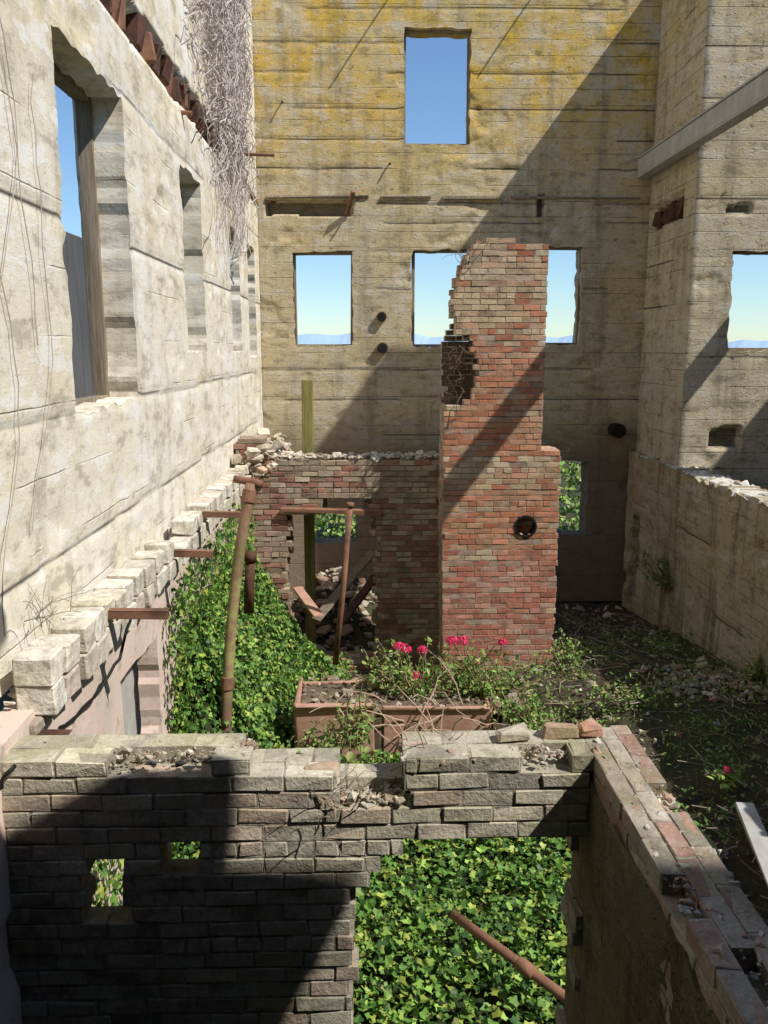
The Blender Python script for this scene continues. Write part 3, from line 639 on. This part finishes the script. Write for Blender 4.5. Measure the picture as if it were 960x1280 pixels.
I=np.arange(X.size).reshape(X.shape);mb=MB();mb.add(np.stack([X,Y,Z],-1).reshape(-1,3),np.stack([I[:-1,:-1],I[1:,:-1],I[1:,1:],I[:-1,1:]],-1).reshape(-1,4),(.025,.035,.012));mark(mb.build('ivy_bed',M['twig'],None,True),kind='structure')
n=9000;x=rng.uniform(-3,6,n);z=rng.random(n)*3.2;y=16.8+z*.35+rng.uniform(-.3,.3,n);N=rng.normal(0,.5,(n,3));N[:,1]-=.8;N[:,2]+=.5
ivy('ivy_slope',np.stack([x,y,z],1),N,'sunlit ivy slope seen through the low openings in the back wall',(.07,.14),[(.3,.45,.1),(.22,.38,.07),(.4,.5,.14),(.12,.2,.05)])
def weeds(x0_,x1_,y0,y1,n,name,label,hmax=.25):
    P=[];Nn=[]
    for i in range(n):
        cx,cy=rng.uniform(x0_,x1_),rng.uniform(y0,y1);h=rng.uniform(.06,hmax);k=rng.integers(8,26)
        q=rng.normal(0,.09,(k,3));q[:,2]=rng.random(k)*h;P.append(q+np.array([cx,cy,float(gh(cx,cy))]))
        nn=rng.normal(0,.6,(k,3));nn[:,2]+=.7;Nn.append(nn)
    mb=MB();P=np.concatenate(P);leaves(mb,P,np.concatenate(Nn),rng.uniform(.02,.06,len(P)),pick([(.14,.26,.05),(.2,.32,.07),(.09,.17,.035),(.28,.34,.1)],len(P)),'leaf')
    mark(mb.build(name,M['leaf']),label,'weeds',kind='stuff')
weeds(1.6,4.05,5.5,10.4,320,'weeds','scattered green weeds on the dark ground right of the chimney')
weeds(-.7,1.6,7.3,9.3,90,'weeds','weeds growing in rubble between the trough and chimney',.4)
def shrub(base,n,h,spread,name,label,cat,pal,ls=(.05,.09),lf='leaf',group=None):
    root=empty(name,base,label,cat,group);mb=MB();ml=MB();P=[];NN=[]
    for i in range(n):
        a=rng.uniform(0,6.28);d=np.array([math.cos(a)*spread*rng.random(),math.sin(a)*spread*.5*rng.random(),h*rng.uniform(.4,1.1)])
        s=np.array(base)+np.array([math.cos(a),math.sin(a)*.4,0])*spread*.45*rng.random();pts=[s+d*t+np.array([0,0,-.12*h*t*t])+rng.normal(0,.014,3) for t in np.linspace(0,1,7)]
        tube(mb,pts,np.linspace(.009,.004,7),4,(.3,.24,.13))
        for k in range(rng.integers(14,28)):
            t=rng.uniform(.2,1);j=min(5,int(t*6));q=pts[j]+(pts[j+1]-pts[j])*(t*6-j);P.append(q+rng.normal(0,.03,3));v=rng.normal(0,.6,3);v[2]+=.8;NN.append(v)
    mb.build('stems',M['twig'],root);leaves(ml,P,NN,rng.uniform(*ls,len(P)),pick(pal,len(P),.2),lf);ml.build('foliage',M['leaf'],root)
    return root
def bloom(root,p,r=.055):
    mb=MB();n=46;q=rng.normal(size=(n,3));q/=np.linalg.norm(q,axis=1)[:,None];q[:,2]=abs(q[:,2])*.8
    leaves(mb,np.array(p)+q*r*.8,q,np.full(n,r*.75),pick([(.85,.06,.2),(.9,.14,.32),(.75,.04,.14)],n),'leaf');mb.build('flower_head',M['petal'],root)
GP=[(.19,.34,.07),(.26,.43,.1),(.14,.26,.06),(.36,.45,.14),(.34,.34,.13)]
shr=[((525,878,6.95),62,.56,.62,'geranium_bush','leafy geranium bush with upright pink-red blooms left of centre, on the trough','plant',[(498,808),(507,812),(528,813),(520,845)]),
     ((605,878,6.95),54,.44,.5,'geranium_bush','geranium bush with pink blooms in front of the chimney foot','plant',[(565,801),(578,801),(628,803),(598,878)]),
     ((440,935,5.9),12,.55,.22,'leafy_weed','tall green leafy weed with arching stems at the trough front','plant',[]),
     ((425,995,3.3),12,.24,.3,'leafy_weed','small weed sprouting from the broken middle of the foreground wall','plant',[]),
     ((745,880,8.8),16,.45,.35,'leafy_weed','bright green weed clump on the ground right of the chimney','plant',[]),
     ((712,830,9.1),10,.4,.2,'leafy_weed','small leafy sprig at the right foot of the chimney','plant',[]),
     ((800,890,8.0),18,.4,.5,'leafy_weed','low weed clump midway between the chimney and the right wall','plant',[]),
     ((850,740,11.0),40,.7,.65,'dark_shrub','dark green shrub growing at the foot of the right wall','shrub',[]),
     ((948,855,8.2),14,.35,.22,'leafy_weed','yellow-green weed at the foot of the right wall by frame edge','plant',[]),
     ((392,955,6.0),10,.35,.3,'leafy_weed','leafy weed beside the left end of the rusty trough','plant',[]),
     ((655,915,6.5),20,.36,.3,'leafy_weed','sprawling weed spilling over the right end of the rusty trough','plant',[])]
for (pq,n,h,sp,nm,lb,ct,fl) in shr:
    b=onY(*pq);r=shrub(b,n,h,sp,nm,lb,ct,GP if nm!='dark_shrub' else IVY,(.03,.07),lf='leaf')
    for (u,v) in fl:
        q=onY(u,v,pq[2]-.05);s=MB();tube(s,[b,(b+q)/2+(.02,0,0),q],.005,4,(.25,.35,.12));s.build('flower_stalk',M['twig'],r);bloom(r,q,rng.uniform(.04,.055))
p=onZ(908,977,.6);r=shrub(p,5,.12,.1,'geranium_sprig','tiny pink-flowering sprig on shaded ground behind the side wall','plant',GP);bloom(r,p+(0,0,.1),.035)
def stalks(base,n,L,name,label,col=(.3,.2,.14),r=.006,sp=.6,bs=.04):
    mb=MB()
    for i in range(n):
        d=rng.normal(0,sp,3);d[2]=abs(d[2])+.6;d/=np.linalg.norm(d);P=[np.array(base)+rng.normal(0,bs,3)*(1,1,0)]
        l=L*rng.uniform(.5,1)
        for k in range(7): d=d+rng.normal(0,.16,3)+(0,0,-.07);P.append(P[-1]+d/np.linalg.norm(d)*l/7)
        tube(mb,P,np.linspace(r,r*.4,8),5,np.array(col)*rng.uniform(.7,1.2))
    mark(mb.build(name,M['twig'],None,loc=base),label,'dry plant')
stalks(onY(545,965,3.15),22,.32,'dead_plant','reddish dry woody stems on the right part of the foreground wall top',(.5,.34,.25),.005)
stalks(onY(428,1010,3.0),14,.2,'dead_plant','wiry dead stems in the broken middle of the foreground wall',(.4,.3,.2),.003)
stalks(onY(520,905,6.45),22,.95,'dead_plant','long arching dry stems reaching over the trough',(.5,.37,.27),.007,.9,.25)
stalks(onY(585,330,YC),16,.55,'dead_plant','thin bare twigs sprouting from the broken side of the chimney top',(.35,.28,.22),.004,1.0)
stalks(onY(20,775,3.7),18,.3,'dead_plant','dry twigs on the ledge at the left edge',(.45,.38,.3),.003,.9,.1)
# dead creeper on left wall
mb=MB()
for i in range(1000):
    y=rng.normal(9.8,.85);y=float(np.clip(y,8.1,12.0));z=rng.uniform(6.4,9.9);off=.03+rng.random()**1.5*.18;P=[(XL+off,y,z)]
    L=rng.uniform(.3,1.2)*(1.5 if abs(y-10)<.5 else .7);k=12;dy=0
    for s in range(k):
        dy=.65*dy+rng.normal(0,.06);o=P[-1];P.append((XL+max(.02,off+rng.normal(0,.03)),o[1]+dy+(9.9-o[1])*.02,max(o[2]-L/k,5.1)))
    c=np.array([(.76,.7,.67),(.7,.63,.6),(.62,.55,.52),(.6,.5,.45)][rng.integers(4)]);tube(mb,P,rng.uniform(.0025,.0065),3,c,cap=False)
mark(mb.build('dead_creeper',M['twig'],None,loc=(XL,9.9,6)),'thick mat of dead grey-pink creeper hanging down the left wall','vine')
mb=MB()
for i in range(9):
    y=rng.uniform(3.2,4.4);z=rng.uniform(4.4,6.2);P=[(XL+.03,y,z)];dy=0
    for s in range(16):
        dy=.7*dy+rng.normal(0,.03);o=P[-1];P.append((XL+.015+rng.random()*.012,o[1]+dy,o[2]-.13))
        if P[-1][2]<2.9:break
    tube(mb,P,rng.uniform(.0015,.003),4,(.5,.42,.34),cap=False)
mark(mb.build('thin_vines',M['twig'],None,loc=(XL,3.9,4.5)),'thin dry vine runners on the nearest part of the left wall','vine')
# ------------------------------------------------------------ rubble, twigs, loose bricks
mb=MB();P=[];S=[]
for i in range(1300):
    x=rng.uniform(-.9,4.1);y=rng.uniform(5,12.8);P.append((x,y,float(gh(x,y))+.01));S.append(rng.choice([.01,.02,.05],p=[.6,.34,.06])*rng.uniform(.7,1.4))
for i in range(420):
    x=rng.uniform(-1.0,.7);y=rng.uniform(10.2,12.9);P.append((x,y,float(gh(x,y))+.02));S.append(rng.choice([.02,.04,.08],p=[.5,.4,.1]))
for i in range(260):
    x=rng.uniform(3.0,4.1);y=rng.uniform(7.6,8.8);P.append((x,y,float(gh(x,y))+.02));S.append(rng.uniform(.012,.035))
for i in range(60):
    x=rng.uniform(-.75,.0);y=rng.uniform(6.6,8.6);P.append((x,y,float(gh(x,y))+.25+rng.random()*.3));S.append(rng.uniform(.02,.08))
chunks(mb,P,S,[(.5,.44,.35),(.58,.52,.44),(.4,.25,.18),(.36,.3,.23)]);mark(mb.build('rubble',M['stone']),'pale rubble and brick fragments strewn over the ground','rubble',kind='stuff')
mb=MB()
for i in range(1000):
    x=rng.uniform(1.2,4.1);y=rng.uniform(4.5,12);z=float(gh(x,y));a=rng.uniform(0,6.3);l=rng.uniform(.08,.4);p=np.array([x,y,z+.01]);q=p+(math.cos(a)*l,math.sin(a)*l,rng.uniform(0,.1))
    tube(mb,[p,(p+q)/2+rng.normal(0,.02,3),q],rng.uniform(.003,.006),3,pick([(.34,.28,.2),(.22,.16,.1),(.44,.38,.3)],1)[0],cap=False)
mark(mb.build('dry_twig_litter',M['twig']),'dry twigs littering the ground right of the chimney','twigs',kind='stuff')
mb=MB();P=[];S=[]
for i in range(420):
    x=rng.uniform(XM0-.03,XM2+.03);P.append((x,rng.uniform(3.02,3.22),topf(x)-.04+rng.uniform(-.02,.025)));S.append(rng.choice([.006,.012,.022],p=[.6,.32,.08]))
for i in range(1200):
    x=rng.uniform(-1.6,.9);P.append((x,rng.uniform(3.01,3.22),topf(x)-.02+rng.uniform(-.03,.003)));S.append(rng.choice([.004,.009,.016],p=[.58,.36,.06]))
chunks(mb,P,S,[(.56,.51,.4),(.64,.6,.5),(.46,.32,.24),(.44,.4,.3)]);mark(mb.build('mortar_rubble',M['stone']),'crumbled mortar and brick bits along the top of the foreground wall','rubble',kind='stuff')
LB='loose broken brick lying on top of the foreground brick wall'
for (u,v,y,c) in((372,975,3.12,0),(402,990,3.08,1),(640,935,3.15,0),(700,925,3.18,1),(735,918,3.18,2)):
    p=onY(u,v,y);p[2]=topf(p[0])+.012;mb=MB();cbox(mb,p,(rng.uniform(.045,.07),.035,.022),.008,[(.56,.5,.39),(.5,.34,.25),(.52,.27,.18)][c],.006,rotm(rng.normal(0,.05),rng.normal(0,.05),rng.normal(0,.25)))
    mark(mb.build('loose_brick',M['fbrick'],None,loc=p),LB,'brick','loose bricks on the foreground wall')
# ------------------------------------------------------------ camera, light, world
cd=bpy.data.cameras.new('camera');cd.sensor_fit='VERTICAL';cd.sensor_height=36;cd.lens=FP/1280*36;cd.clip_end=20000;cd.clip_start=.05
co=bpy.data.objects.new('camera',cd);C.objects.link(co)
Mx=Matrix(((Rv[0],Uv[0],-Fv[0],0),(Rv[1],Uv[1],-Fv[1],0),(Rv[2],Uv[2],-Fv[2],4.0),(0,0,0,1)));co.matrix_world=Mx
bpy.context.scene.camera=co
sd=bpy.data.lights.new('sun','SUN');sd.energy=5.0;sd.angle=math.radians(.5);sd.color=(1,.95,.87);so=bpy.data.objects.new('sun',sd);C.objects.link(so)
so.rotation_euler=Vector(SUN).to_track_quat('Z','Y').to_euler();so.location=(20,-5,30)
w=bpy.data.worlds.new('World');bpy.context.scene.world=w;w.use_nodes=True;t=w.node_tree
sk=t.nodes.new('ShaderNodeTexSky');sk.sky_type='NISHITA';sk.sun_disc=False;sk.sun_elevation=math.asin(SUN[2]);sk.sun_rotation=math.atan2(SUN[0],SUN[1])
sk.dust_density=.1;sk.ozone_density=2.0;sk.air_density=1.0
mx=t.nodes.new('ShaderNodeMix');mx.data_type='RGBA';mx.blend_type='MULTIPLY';mx.inputs[0].default_value=1;mx.inputs[7].default_value=(.98,1.16,1.3,1)
t.links.new(sk.outputs[0],mx.inputs[6]);t.links.new(mx.outputs[2],t.nodes['Background'].inputs[0]);t.nodes['Background'].inputs[1].default_value=.115
s=bpy.context.scene;s.view_settings.view_transform='Standard';s.view_settings.look='None';s.view_settings.exposure=0
